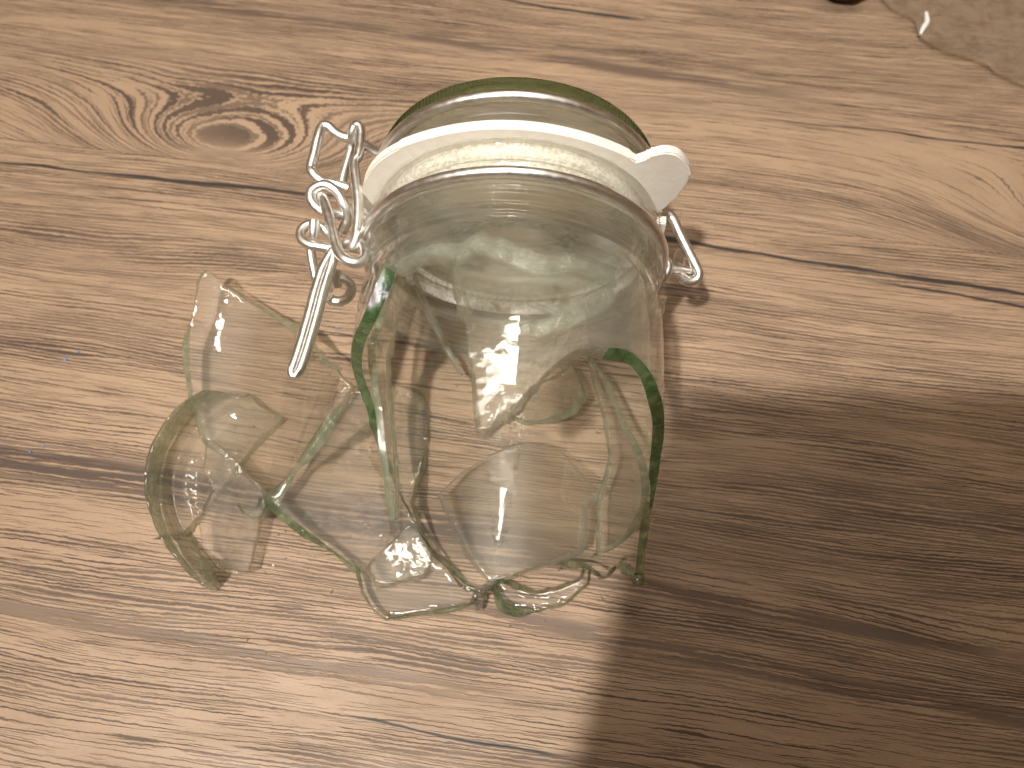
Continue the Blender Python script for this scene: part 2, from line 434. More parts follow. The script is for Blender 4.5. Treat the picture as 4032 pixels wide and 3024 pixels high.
# ------------------------------------------------------------------ the jar
R = .0485
YAW = R_(-3.0)
AX0 = Vector((-.0053, .02, 0))
jar = empty('clip_top_jar', AX0, YAW)
meta(jar, 'broken clear glass clip-top jar lying on its side with lid and wire clasp on', 'jar')
JM = jar.matrix_basis.copy(); JI = JM.inverted()
def J(x, y, z): return JM @ Vector((x, y - .02, z))        # jar frame: y runs along the axis, measured like the floor's y
def cyl(t, y, r): return J(r * math.sin(t), y, R + r * math.cos(t))
def cylhit(px, py, r, far):
    """angle and axial place where a line of sight meets a cylinder about the jar's axis"""
    o = JI @ CAM; d = (JI.to_3x3() @ ray(px, py))
    oz = o.z - R; a = d.x ** 2 + d.z ** 2; b = o.x * d.x + oz * d.z; c = o.x ** 2 + oz ** 2 - r * r
    disc = max(0, b * b - a * c); s = math.sqrt(disc)
    t = (-b + s) / a if far else (-b - s) / a
    p = o + d * t
    return math.atan2(p.x, p.z - R), p.y + .02
def planehit(px, py, y):
    o = JI @ CAM; d = (JI.to_3x3() @ ray(px, py)); t = (y - .02 - o.y) / d.y; p = o + d * t
    return p.x, p.z
ro_prof = [(.112, .0476), (.1135, .0473), (.115, .0469), (.1165, .0465), (.1172, .0463), (.1178, .0467), (.1184, .0468), (.1190, .0463), (.1196, .0466), (.1202, .0474), (.1208, .0476), (.1214, .0471), (.1220, .0475), (.1228, .0485), (.1236, .0488), (.1243, .0483), (.1249, .0484),
           (.1256, .0489), (.1263, .0487), (.127, .0479), (.128, .0471), (.1292, .0467), (.1305, .0469), (.1315, .0474), (.133, .0477), (.135, .0476), (.138, .0477), (.1405, .0478), (.142, .0477), (.1428, .0473)]
ri_prof = [(.112, .0439), (.1145, .0436), (.117, .0433), (.1195, .0425), (.122, .0420), (.125, .0418), (.129, .0418), (.1305, .0424), (.1318, .0438), (.133, .0445), (.139, .0446), (.142, .0446), (.1428, .0449)]
def rout(y): return .0485 - .0009 * max(0, (y - .100) / .012) ** 2 if y > .100 else .0485
def rin(y): return .0446 - .0007 * max(0, (y - .100) / .012) ** 2 if y > .100 else .0446
NTH = 176; TH0 = R_(-48)
bm = bmesh.new()
def revolve(bm, prof, n=NTH, t0=0.0, rmod=None, mat=0):
    rings = []
    for i, (y, r) in enumerate(prof):
        rings.append([bm.verts.new(cyl(t0 + 2 * math.pi * k / n, y, r + (rmod(i, k) if rmod else 0))) for k in range(n)])
    for A, B in zip(rings, rings[1:]):
        for k in range(n):
            f = bm.faces.new((A[k], A[(k + 1) % n], B[(k + 1) % n], B[k])); f.material_index = mat
    return rings
ra = revolve(bm, ro_prof, t0=TH0, mat=2); rb = revolve(bm, ri_prof, t0=TH0, mat=2)
for k in range(NTH):
    f = bm.faces.new((ra[-1][k], ra[-1][(k + 1) % NTH], rb[-1][(k + 1) % NTH], rb[-1][k])); f.material_index = 2
def T_(d): return R_(d)
frac = []
def near(px, py): frac.append(cylhit(px, py, R, False))
def far(px, py): frac.append(cylhit(px, py, R, True))
for p in [(1640, 1008), (1720, 1000), (1775, 1016), (1810, 1136), (1821, 1244), (1837, 1290), (1845, 1369), (1870, 1461), (1883, 1560), (1893, 1667), (1912, 1680),
          (2017, 1586), (2125, 1488), (2201, 1418), (2261, 1378), (2330, 1363), (2400, 1364), (2460, 1372), (2510, 1400), (2556, 1452), (2582, 1500)]: near(*p)
frac += [(T_(74), .0758), (T_(85), .0708), (T_(94), .0640), (T_(103), .0525), (T_(109), .040), (T_(112), .029)]
for p in [(2540, 2262), (2455, 2212), (2390, 2278), (2320, 2225), (2190, 2205), (2050, 2262), (1950, 2300), (1838, 2314), (1760, 2225), (1652, 2090), (1573, 1950), (1505, 1800), (1462, 1690)]: far(*p)
frac += [(T_(-106), .0822), (T_(-95), .0868), (T_(-80), .0906)]
for p in [(1404, 1295), (1440, 1215), (1490, 1160), (1550, 1090), (1600, 1035)]: near(*p)
fr = []
prev = TH0
for t, y in frac:
    while t < prev - 1.2: t += 2 * math.pi
    fr.append((t, min(y, .1105))); prev = max(prev, t) if t > prev else prev
t_end = TH0 + 2 * math.pi
fr = [(TH0, .1075)] + [q for q in fr if TH0 + .01 < q[0] < t_end - .01] + [(t_end, .1075)]
fr2 = [Vector((q.x, min(q.y, .1108))) for q in catmull([(t * R, y, 0) for t, y in fr], 3)]; fr2[0].y = fr2[-1].y = .1075
curve = densify(fr2, .0012, .0014, closed=False)
yq = [.1105, .109]
topline = [Vector(((TH0 + 2 * math.pi * k / NTH) * R, .112)) for k in range(NTH, -1, -1)]
outline = list(curve) + [Vector((t_end * R, y)) for y in (.109, .1105)] + topline + [Vector((TH0 * R, y)) for y in (.1105, .109)]
OUT_X0, OUT_X1 = TH0 * R, t_end * R
def keepf(p): return p.y > .1119 or (p.y > .10749 and (abs(p.x - OUT_X0) < 1e-6 or abs(p.x - OUT_X1) < 1e-6))
def bt(p): return cyl(p.x / R, p.y, rout(p.y))
def bb(p): return cyl(p.x / R, p.y, rin(p.y))
def body_side(p):
    d = math.degrees(p.x / R)
    if d < 34: return 3
    if d < 118: return 1 if p.y > .053 else 4
    return 4 if d < 205 else 1
sheet(bm, outline, bt, bb, .0027, keep=keepf, sidef=body_side, flare=.8)
bmesh.ops.remove_doubles(bm, verts=bm.verts, dist=2e-5)
glass_body = mesh_obj('glass_body', bm, [MAT['wall'], MAT['edge_dark'], MAT['neck'], MAT['edge_light'], MAT['edge_mid'], MAT['spike'], MAT['flange']], jar, arris=.00030)
for f_ in glass_body.data.polygons:
    if f_.material_index == 2 and f_.center.y + .02 > .1312: f_.material_index = 6
    if f_.material_index == 0:
        c_ = f_.center
        if c_.z > R and -52 < math.degrees(math.atan2(c_.x, c_.z - R)) < 62: f_.material_index = 5

# rubber seal: washer with pull tab, thin lining inside the neck
YR0, YR1 = .1434, .1466
bm = bmesh.new()
tab_px = [(2542, 621), (2572, 606), (2623, 597), (2678, 612), (2714, 660), (2717, 696), (2692, 738), (2630, 799), (2594, 835), (2572, 872)]
OX, OZ = -.0005, -.0010
tab = [planehit(px, py + 6, YR0) for px, py in tab_px]
ang = [(math.atan2(x - OX, z - R - OZ)) for x, z in tab]
a0, a1 = ang[0], ang[-1]
rub = lambda t: .0505 + .0024 * math.exp(-((abs(math.degrees(math.atan2(math.sin(t), math.cos(t)))) - 52) / 22) ** 2)
outer = []
n = 200
for k in range(n):
    t = a1 + (2 * math.pi - (a1 - a0)) * (k + .5) / n
    outer.append((OX + rub(t) * math.sin(t), max(.0007, R + OZ + rub(t) * math.cos(t))))
tabc = [(p.x, p.y) for p in catmull([(x, z, 0) for x, z in tab], 5)]
loop = outer + tabc
inner = [(.0408 * math.sin(2 * math.pi * k / 120), R + .0408 * math.cos(2 * math.pi * k / 120)) for k in range(120)]
vs = [Vector(p) for p in loop + inner]; nl = len(loop); ni = len(inner)
ed = [(i, (i + 1) % nl) for i in range(nl)] + [(nl + i, nl + (i + 1) % ni) for i in range(ni)]
res = delaunay_2d_cdt(vs, ed, [], 1, 1e-7)
V, Fc = res[0], res[2]
Fc = [f for f in Fc if math.hypot(sum(V[i].x for i in f) / 3, sum(V[i].y for i in f) / 3 - R) > .0407]
bend = lambda p: .0003 * max(0, (p.x - .047) / .012) ** 2
Tq = [bm.verts.new(J(p.x, YR0 - bend(p), p.y)) for p in V]; Bq = [bm.verts.new(J(p.x, YR1 - bend(p), p.y)) for p in V]
cnt = {}
for f in Fc:
    bm.faces.new([Tq[i] for i in f]); bm.faces.new([Bq[i] for i in reversed(f)])
    for a, b in zip(f, f[1:] + f[:1]): cnt[(min(a, b), max(a, b))] = cnt.get((min(a, b), max(a, b)), 0) + 1
for (a, b), c_ in cnt.items():
    if c_ == 1:
        bm.faces.new((Tq[a], Tq[b], Bq[b], Bq[a]))
        for P in (Tq, Bq):
            q = bm.edges.get((P[a], P[b]))
            if q: q.smooth = False
for v_ in list(bm.verts):
    if not v_.link_faces: bm.verts.remove(v_)
bev = [e_ for e_ in bm.edges if not e_.smooth]
bmesh.ops.bevel(bm, geom=bev, offset=.00045, segments=2, affect='EDGES')
seal = mesh_obj('rubber_seal', bm, [MAT['rubber']], jar)
seal.data.set_sharp_from_angle(angle=R_(38))
wn = seal.modifiers.new('weighted_normals', 'WEIGHTED_NORMAL'); wn.keep_sharp = True
bm = bmesh.new()
for ya, yb in ((.1322, .1372), (.1379, .1432)): revolve(bm, [(ya, .0430), (ya, .0441), (yb, .0441), (yb, .0430), (ya, .0430)], n=120)
bmesh.ops.remove_doubles(bm, verts=bm.verts, dist=1e-6)
mesh_obj('seal_lining', bm, [MAT['lining']], jar)

# lid: thick pressed glass with knurled rim
bm = bmesh.new()
lid_out = [(.1372, .0370), (.1372, .0392), (.1380, .0398), (.1462, .0399), (.1469, .0405), (.1470, .0462), (.1476, .0468), (.1490, .0470), (.1515, .0466), (.1535, .0458), (.1555, .0452), (.1572, .0450),
           (.1588, .0453), (.1598, .0463), (.1606, .0470), (.1620, .0472), (.1636, .0471), (.1648, .0464), (.1652, .0450), (.1652, .0425), (.1640, .0405), (.1628, .036), (.1624, .024), (.1622, .010), (.1622, .001)]
lid_in = [(.1372, .0370), (.1380, .0362), (.1400, .0358), (.1480, .0352), (.1525, .0345), (.1550, .0325), (.1562, .028), (.1568, .018), (.1570, .008), (.1570, .001)]
NL = 400
kn = lambda i, k: (-.0010 if (k % 2 == 0) else .0) if 13 <= i <= 16 else 0.0
r1 = revolve(bm, lid_out, n=NL, rmod=kn); r2 = revolve(bm, lid_in, n=NL)
for rg in (r1[-1], r2[-1]): bm.faces.new(rg)
bmesh.ops.remove_doubles(bm, verts=bm.verts, dist=1e-6)
for f in bm.faces:
    if all((JI @ v.co).y + .02 > .1597 for v in f.verts) and all(math.hypot((JI @ v.co).x, (JI @ v.co).z - R) > .0400 for v in f.verts): f.material_index = 1
lid = mesh_obj('glass_lid', bm, [MAT['lid'], MAT['lid_rim']], jar)
for f_ in lid.data.polygons:
    if .1392 < f_.center.y < .1440 and math.hypot(f_.center.x, f_.center.z - R) > .0445: f_.use_smooth = False

# wire rings
WR = .0016
def ring_pts(y, r, d0, d1, n=140):
    return [cyl(R_(d0 + (d1 - d0) * i / n), y, r) for i in range(n + 1)]
bm = bmesh.new(); add_tube(bm, ring_pts(.1296, .0490, -88, 268, 180)[:-1], .0017)
mesh_obj('neck_wire', bm, [MAT['steel']], jar)

def W(pts):  # measured points: pixel and height above the floor
    return [onz(px, py, z) for px, py, z in pts]
def wire(name, pts, r=WR, closed=False, n=7, rfun=None, extra=()):
    bm = bmesh.new()
    add_tube(bm, catmull(W(pts), n, closed), r, closed=closed, rfun=rfun)
    for q in extra: add_tube(bm, catmull(W(q[0]), n, q[2] if len(q) > 2 else False), q[1], closed=(q[2] if len(q) > 2 else False))
    return mesh_obj(name, bm, [MAT['steel']], jar)
# lid bail: ring round the lid and the squared loop reaching out at the clasp side
bm = bmesh.new()
lidring = ring_pts(.1572, .0472, -62, 74, 90)
leftend = W([(1395, 545, .060), (1350, 540, .060), (1318, 521, .061), (1292, 498, .062), (1268, 500, .062), (1252, 545, .062), (1237, 610, .061), (1224, 660, .060), (1232, 682, .060), (1262, 709, .059), (1312, 723, .059), (1372, 742, .058)])
rightend = [cyl(R_(84), .1560, .0475)] + W([(2598, 838, .052), (2624, 838, .051), (2650, 864, .050), (2676, 920, .048), (2708, 985, .046), (2741, 1052, .044), (2751, 1080, .043), (2739, 1102, .042), (2708, 1108, .042), (2678, 1090, .043)])
path = catmull(leftend[::-1], 6) + [cyl(R_(-68), .157, .0477)] + lidring + catmull(rightend, 6)
add_tube(bm, path, .00175)
mesh_obj('lid_bail', bm, [MAT['steel']], jar)
wire('bail_crossbar', [(1390, 552, .0585), (1374, 615, .058), (1352, 690, .0575), (1346, 722, .0572)], r=.0016)
# long link between bail and lever
wire('clasp_link', [(1388, 560, .0600), (1388, 520, .0628), (1402, 494, .0642), (1418, 506, .0642), (1420, 545, .0640), (1411, 610, .0640), (1395, 640, .0640), (1398, 690, .0642), (1408, 760, .0642), (1410, 840, .0640), (1405, 900, .0638), (1396, 960, .0636), (1386, 985, .0622)], r=.0017)
# wire eye of the neck ring
wire('neck_wire_eye', [(1440, 862, .0545), (1400, 852, .0560), (1340, 846, .0588), (1290, 836, .0605), (1252, 822, .0615), (1226, 790, .0622), (1226, 756, .0628), (1250, 734, .0634), (1288, 730, .0634), (1326, 756, .0628), (1352, 800, .0620), (1368, 832, .0604), (1366, 868, .0580), (1345, 915, .0555)], r=.0017)
# lever: bent wire that ends in a long doubled handle
lever = wire('clasp_lever', [(1262, 772, .0602), (1272, 782, .0628), (1288, 830, .0642), (1304, 890, .0650), (1318, 950, .0655), (1338, 1000, .0660), (1372, 1028, .0662), (1410, 1034, .0656), (1436, 1014, .0645), (1436, 980, .0634), (1412, 958, .0624), (1382, 952, .0616), (1352, 962, .0606)], r=.0017,
     extra=[([(1238, 868, .0660), (1236, 905, .0650), (1236, 935, .0635)], .0017),
            ([(1330, 955, .0600), (1290, 915, .0615), (1252, 888, .0625), (1212, 886, .0630), (1186, 908, .0632), (1186, 940, .0634), (1214, 962, .0636), (1262, 972, .0636), (1318, 980, .0632)], .0016)])
bm = bmesh.new()
hl = W([(1316, 985, .0640), (1296, 1030, .0638), (1276, 1085, .0636), (1256, 1150, .0636), (1234, 1235, .0634), (1210, 1320, .0632), (1184, 1405, .0630), (1166, 1455, .0628), (1156, 1486, .0626)])
cv = catmull(hl, 6)
sid = Vector((1, .25, 0)).normalized() * .0013
add_tube(bm, [p - sid * min(1, .25 + i / 12) * (1 if i < len(cv) - 6 else max(.15, (len(cv) - 1 - i) / 6)) for i, p in enumerate(cv)], .00165, rfun=lambda t: 1 - .25 * max(0, t - .85) / .15)
add_tube(bm, [p + sid * min(1, .25 + i / 12) * (1 if i < len(cv) - 6 else max(.15, (len(cv) - 1 - i) / 6)) for i, p in enumerate(cv)], .00165, rfun=lambda t: 1 - .25 * max(0, t - .85) / .15)
lh = mesh_obj('lever_handle', bm, [MAT['steel']], jar)
lh.parent = lever
wire('lower_wire_eye', [(1222, 978, .050), (1230, 1030, .048), (1242, 1090, .046), (1256, 1128, .044)], r=.0016,
     extra=[([(1328, 1060, .054), (1322, 1100, .052), (1330, 1128, .050)], .0015),
            ([(1296, 1172, .046), (1310, 1184, .045), (1344, 1186, .045), (1374, 1166, .046), (1382, 1130, .048), (1362, 1104, .050), (1330, 1098, .051), (1304, 1112, .050), (1290, 1140, .047)], .0017)])
# hinge on the other side
wire('hinge_rod', [(2738, 1070, .0405), (2700, 1066, .041), (2640, 1063, .042), (2585, 1060, .043)], r=.0017,
     extra=[([(2676, 1048, .040), (2684, 1010, .038), (2692, 996, .037)], .0014), ([(2662, 1046, .040), (2670, 1005, .038), (2676, 994, .037)], .0014)])
wire('hinge_eye', [(2582, 1058, .040), (2588, 1036, .044), (2608, 1022, .047), (2628, 1034, .049), (2630, 1064, .048), (2612, 1096, .046), (2580, 1124, .044), (2560, 1142, .042)], r=.0015,
     extra=[([(2568, 1146, .030), (2578, 1170, .029), (2586, 1186, .028)], .0014),
            ([(2572, 1200, .026), (2590, 1190, .026), (2600, 1206, .025), (2596, 1228, .024), (2578, 1236, .024), (2566, 1222, .025)], .0015, True),
            ([(2590, 1196, .024), (2606, 1184, .024), (2610, 1170, .025)], .0013)])

# ------------------------------------------------------------------ loose pieces of glass
def solve(px, py, F):
    z = .005; p = onz(px, py, z)
    for _ in range(25):
        z = F(p.x, p.y); p = onz(px, py, z)
    return p
def shard(name, px, F, th, label, cat='glass shard', mats=('shard', 'edge'), group='broken glass shards', spacing=.0024, jag=.0006, flatbottom=False, rnd=0, flare=.4):
    pts = [solve(x, y, F) for x, y in px]
    o2 = [Vector((p.x, p.y)) for p in pts]
    if rnd: o2 = round2(o2, rnd)
    o2 = densify(o2, .0013, jag)
    def nrm(x, y):
        e_ = 2e-4; return Vector((-(F(x + e_, y) - F(x - e_, y)) / (2 * e_), -(F(x, y + e_) - F(x, y - e_)) / (2 * e_), 1)).normalized()
    top = lambda p: Vector((p.x, p.y, F(p.x, p.y)))
    if flatbottom: bot = lambda p: Vector((p.x, p.y, flatbottom))
    else:
        def bot(p):
            q = Vector((p.x, p.y, F(p.x, p.y))) - nrm(p.x, p.y) * th
            q.z = max(q.z, .0002); return q
    bm = bmesh.new(); sheet(bm, o2, top, bot, spacing, flare=flare)
    c = sum((p for p in pts), Vector()) / len(pts)
    o = mesh_obj(name, bm, [MAT[mats[0]], MAT[mats[1]]], origin=(c.x, c.y, 0), arris=0 if 'plastic' in mats else .00028)
    return meta(o, label, cat, group)
def trough(px0, px1, rr, z0):
    a, b = onz(*px0), onz(*px1); d = (b - a).normalized(); n_ = Vector((-d.y, d.x, 0))
    def F(x, y):
        q = min(abs((Vector((x, y, 0)) - a).dot(n_)), rr * .9); return z0 + rr - math.sqrt(rr * rr - q * q)
    return F
def cyl_shard(name, pts, r_out, th, label, far=True, wob=0.0, mats=('shard', 'edge'), jag=.0005, group='broken glass shards', cat='glass shard'):
    q = [cylhit(px, py, r_out - (th if far else 0), far) for px, py in pts]
    if far: q = [((t + 2 * math.pi) % (2 * math.pi), y) for t, y in q]
    o2 = densify([Vector((t * R, y)) for t, y in q], .0013, jag)
    bm = bmesh.new()
    wb = lambda p: wob * noise.noise(Vector((p.x * 220, p.y * 150, 2.2)))
    sheet(bm, o2, lambda p: cyl(p.x / R, p.y, r_out - th + wb(p)), lambda p: cyl(p.x / R, p.y, r_out + .6 * wb(p)), .0024 if not wob else .0014)
    t = sum(a for a, _ in q) / len(q); y = sum(b for _, b in q) / len(q)
    c = cyl(t, y, r_out)
    o = mesh_obj(name, bm, [MAT[mats[0]], MAT[mats[1]]], origin=c, arris=.00026)
    return meta(o, label, cat, group)

# left group
FA0 = trough((1060, 1130), (900, 1780), .0470, .0034)
FA = lambda x, y: FA0(x, y) + .10 * max(0, y - .055)
shard('wall_shard', [(816, 1067), (835, 1075), (871, 1112), (1023, 1218), (1160, 1308), (1250, 1390), (1262, 1430), (1300, 1448), (1385, 1520), (1330, 1600), (1225, 1740), (1062, 1962), (1000, 1900), (812, 1732), (762, 1590), (744, 1400), (756, 1250), (786, 1110)],
      FA, .0027, 'large curved jar wall shard left of the wire lever, its tall corner pointing up', mats=('shard', 'edge'), flare=1.3)
p1, p2, p3 = onz(753, 1557, .010), onz(567, 1900, .010), onz(740, 2255, .010)
def circ(a, b, c):
    ax, ay, bx, by, cx, cy = a.x, a.y, b.x, b.y, c.x, c.y
    d = 2 * (ax * (by - cy) + bx * (cy - ay) + cx * (ay - by))
    ux = ((ax * ax + ay * ay) * (by - cy) + (bx * bx + by * by) * (cy - ay) + (cx * cx + cy * cy) * (ay - by)) / d
    uy = ((ax * ax + ay * ay) * (cx - bx) + (bx * bx + by * by) * (ax - cx) + (cx * cx + cy * cy) * (bx - ax)) / d
    return Vector((ux, uy, 0)), math.hypot(ax - ux, ay - uy)
CC, CR = circ(p1, p2, p3)
def ss(t): t = max(0, min(1, t)); return t * t * (3 - 2 * t)
def FI(x, y):
    r = math.hypot(x - CC.x, y - CC.y); q = r - CR
    z = .0040 + .0012 * ss((q + .016) / .004) - .0010 * ss((q + .011) / .003)
    z += .0095 * ss((q + .0075) / .0050)
    return z
shard('base_shard', [(863, 1523), (800, 1535), (753, 1557), (690, 1605), (635, 1675), (596, 1745), (576, 1802), (567, 1870), (567, 1940), (585, 2010), (610, 2080), (650, 2150), (694, 2207), (745, 2265), (795, 2308), (816, 2283), (790, 2200), (711, 2097), (787, 2030), (871, 1920), (956, 1810), (1006, 1743), (1108, 1646), (1023, 1599), (973, 1548), (920, 1528)],
      FI, .003, 'crescent-shaped piece of the jar base with a raised green rim, leftmost of the broken glass', cat='glass shard', mats=('ripple', 'edge'), flatbottom=.0004, spacing=.0016, jag=.0004)
FJ = lambda x, y: .0095 + .06 * (y - .06) + .0006 * noise.noise(Vector((x * 90, y * 90, 6)))
shard('base_shard', [(812, 1734), (850, 1745), (905, 1793), (1023, 1911), (1049, 1979), (1023, 2030), (1006, 2122), (977, 2249), (922, 2266), (854, 2232), (800, 2165), (782, 2060), (800, 1990), (835, 1930), (800, 1840)],
      FJ, .0028, 'narrow upright wedge of glass lying over the crescent-shaped base piece', mats=('ripple', 'edge_light'))
shard('glass_chip', [(930, 1985), (948, 2015), (985, 2032), (1025, 2030), (1046, 1995), (1040, 1962), (1020, 1958), (1012, 1990), (975, 2002)],
      lambda x, y: .0125, .006, 'small thick pale green chip at the meeting point of the left shards', cat='glass chip', mats=('ripple', 'edge'), group='small glass chips')
xa, xb = onz(1060, 1960).x, onz(1860, 2370).x
def FB(x, y):
    t = max(0, min(1, (xb - x) / (xb - xa))); return .0032 + .0115 * t * t + .0008 * math.sin(y * 60)
shard('wall_shard', [(1062, 1964), (1160, 2048), (1300, 2158), (1420, 2242), (1432, 2330), (1478, 2405), (1520, 2432), (1640, 2415), (1850, 2372), (1878, 2348), (1882, 2315), (1830, 2300), (1700, 2190), (1640, 2060), (1612, 1980), (1640, 1880), (1685, 1720), (1680, 1620), (1640, 1550), (1560, 1515), (1470, 1530), (1392, 1526)],
      FB, .0028, 'broad flat-lying wall shard at the jar\'s lower left with a green front edge', mats=('shard', 'edge_mid'), flare=1.0)
shard('base_shard', [(1600, 2060), (1640, 2080), (1690, 2150), (1697, 2200), (1660, 2265), (1600, 2270), (1500, 2304), (1452, 2240), (1480, 2195), (1560, 2120)],
      lambda x, y: FB(x, y) + .0042 + .0010 * noise.noise(Vector((x * 120, y * 120, 1))) + .00005 * math.sin((x * .8 + y) * 1500), .004, 'small rippled piece of jar base resting on the broad shard at lower left', mats=('shard', 'edge_light'), rnd=1, spacing=.0012)
shard('rim_shard', [(1950, 2312), (1985, 2365), (2050, 2392), (2120, 2402), (2220, 2370), (2310, 2297), (2322, 2235), (2300, 2232), (2285, 2282), (2200, 2322), (2110, 2338), (2020, 2318), (1975, 2296)],
      lambda x, y: .0048, .004, 'thin green crescent of glass on the floor below the open end of the jar', flare=1.0, mats=('shard', 'edge_mid'))
shard('glass_chip', [(1862, 2350), (1856, 2378), (1876, 2402), (1902, 2392), (1906, 2362), (1930, 2320), (1960, 2290), (1940, 2278), (1895, 2312)],
      lambda x, y: .0062 + .0010 * noise.noise(Vector((x * 500, y * 500, 2))), .005, 'clear knobbly chip at the right end of the broad lower left shard', cat='glass chip', mats=('ripple', 'edge_light'), group='small glass chips', rnd=1)
# pieces lying inside the jar
cyl_shard('wall_shard', [(2312, 1398), (2350, 1460), (2405, 1575), (2450, 1690), (2500, 1800), (2545, 1940), (2500, 2030), (2440, 2112), (2390, 2155), (2345, 2172), (2350, 1960), (2395, 1800), (2370, 1640), (2330, 1500)], .0440, .0027,
          'long shard inside the jar against its right wall with a pale green edge', mats=('shard', 'edge'))
cyl_shard('base_shard', [(1735, 1942), (1830, 1860), (1930, 1790), (2000, 1755), (2070, 1740), (2140, 1745), (2200, 1775), (2270, 1850), (2325, 1915), (2335, 1945), (2285, 1995), (2280, 2080), (2272, 2160), (2160, 2210), (2050, 2250), (1935, 2290), (1850, 2180), (1790, 2060)], .0438, .0034,
          'large rounded piece with an arched upper edge inside the open end of the jar', mats=('shard', 'edge_light'))
cyl_shard('glass_chip', [(2010, 1625), (2060, 1655), (2130, 1652), (2195, 1625), (2245, 1600), (2280, 1550), (2262, 1480), (2232, 1430), (2190, 1475), (2130, 1500), (2060, 1560)], .0432, .0042,
          'small curved chip inside the jar just right of the pointed spike', mats=('ripple', 'edge'), group='small glass chips', cat='glass chip')
cyl_shard('wall_shard', [(1575, 1085), (1530, 1190), (1505, 1300), (1482, 1352), (1490, 1480), (1510, 1640), (1528, 1800), (1545, 1960), (1556, 2045), (1572, 2040), (1575, 1900), (1560, 1700), (1545, 1520), (1540, 1400), (1565, 1300), (1590, 1180), (1600, 1090)], .0440, .0027,
          'tall narrow shard inside the jar against its left wall, pale green all along', mats=('shard', 'edge'))
cyl_shard('glass_splinter', [(1622, 1068), (1634, 1066), (1690, 1195), (1770, 1360), (1824, 1475), (1808, 1462), (1740, 1340), (1672, 1200)], .0440, .0016,
          'thin straight glass splinter slanting inside the jar left of the spike', mats=('edge_light', 'edge_light'), jag=.0001, group='glass splinters', cat='glass splinter')
cyl_shard('glass_splinter', [(1790, 1018), (1802, 1016), (1835, 1150), (1862, 1235), (1850, 1240), (1815, 1150)], .0440, .0016,
          'short greenish splinter inside the jar at the root of the spike', mats=('edge_light', 'edge'), jag=.0001, group='glass splinters', cat='glass splinter')

cyl_shard('ledge_shard', [(1560, 1045), (1600, 1010), (1640, 985), (1720, 962), (1800, 968), (1860, 940), (1905, 912), (1960, 945), (2050, 975), (2150, 1018), (2250, 1008), (2330, 1040), (2410, 1080), (2425, 1125), (2350, 1100), (2250, 1062), (2150, 1082), (2100, 1062), (2050, 1040), (1960, 1015), (1900, 980), (1850, 1000), (1800, 1012), (1700, 1008), (1620, 1048), (1580, 1080)], .0432, .0026,
          'jagged pale ledge of broken glass inside the jar just below the neck', far=False, wob=.0022, mats=('crinkle', 'edge_light'), jag=.0009)
cyl_shard('ledge_shard', [(2080, 1190), (2160, 1205), (2240, 1190), (2330, 1150), (2400, 1120), (2420, 1180), (2350, 1240), (2240, 1290), (2120, 1320), (2000, 1320), (1960, 1290), (2040, 1280), (2130, 1262), (2200, 1240)], .0432, .0024,
          'second wavy ledge of broken glass inside the jar right of the spike root', far=False, wob=.0022, mats=('crinkle', 'edge_light'), jag=.0009)
# crumbs of glass
def crumb(px, py, s, z=0.0, label=None, mat='edge_light', cat='glass crumb', name='glass_crumb', group='tiny glass crumbs'):
    bm = bmesh.new(); bmesh.ops.create_icosphere(bm, subdivisions=1, radius=s)
    for v in bm.verts: v.co = Vector((v.co.x * random.uniform(.6, 1.5), v.co.y * random.uniform(.6, 1.3), v.co.z * random.uniform(.4, .8)))
    mz = min(v.co.z for v in bm.verts); p = onz(px, py, z)
    bm.transform(Matrix.Translation((p.x, p.y, z - mz)) @ Matrix.Rotation(random.uniform(0, 3), 4, 'Z'))
    o = mesh_obj(name, bm, [MAT[mat] if isinstance(mat, str) else mat], origin=(p.x, p.y, z), smooth=False)
    meta(o, label, cat, group); return o
g = NT('pale_crumb'); g.principled((.62, .50, .36, 1), .7); MAT['pale'] = g.m
g = NT('blue_paint_fleck'); g.principled((.12, .26, .60, 1), .6); MAT['blue'] = g.m
crumb(1078, 2226, .0006, 0, 'pale grain-shaped crumb on the wood below the left shards', 'pale', 'crumb', 'crumb', 'crumbs on the wood')
for (px, py, s, lb) in [(174*1.823*.97, 1385, .0005, 'blue fleck on the wood far left, uppermost of the left pair'), (258, 1416, .0006, 'blue fleck on the wood far left, just below the uppermost'),
                        (172, 1757, .0005, 'blue fleck on the wood at far left, level with the shard tops'), (120, 1780, .0005, 'leftmost blue fleck on the wood'), (1324, 1294, .0004, 'blue fleck on the wood between lever and jar')]:
    crumb(px, py, s, 0, lb, 'blue', 'fleck', 'blue_fleck', 'blue flecks on the wood')
for px, py, z, lb in [
        (1440, 2062, .006, 'tiny bright crumb on the broad lower left shard, top of a short row'), (1500, 2108, .006, 'tiny bright crumb midway down the short row on the broad lower left shard'),
        (1528, 2132, .006, 'tiny bright crumb at the lower end of the short row on the broad shard'), (1424, 1962, .008, 'tiny crumb beside the thin scratch left of the jar, upper one'),
        (1432, 2026, .008, 'tiny crumb at the foot of the thin scratch left of the jar'), (2120, 1712, .005, 'blueish glinting crumb under the curved chip inside the jar'),
        (2008, 1668, .005, 'glinting crumb just right of the spike tip, upper of two'), (2012, 1690, .005, 'glinting crumb just right of the spike tip, lower of two'),
        (1590, 1560, .006, 'small crumb inside the jar near its left wall'), (1640, 1585, .006, 'small bright crumb inside the jar between left wall and spike'),
        (1000, 1680, .006, 'tiny crumb on the right corner of the crescent base piece'), (1345, 1695, .0, 'tiny crumb on bare wood right of the long green shard edge'),
        (2350, 1705, .006, 'tiny crumb inside the jar left of its right wall'), (2200, 2245, .004, 'tiny crumb at the front edge of the jar bottom'),
        (2335, 2190, .004, 'tiny bright crumb at the front right corner of the jar bottom')]:
    crumb(px, py, random.uniform(.00035, .0007), z, lb)

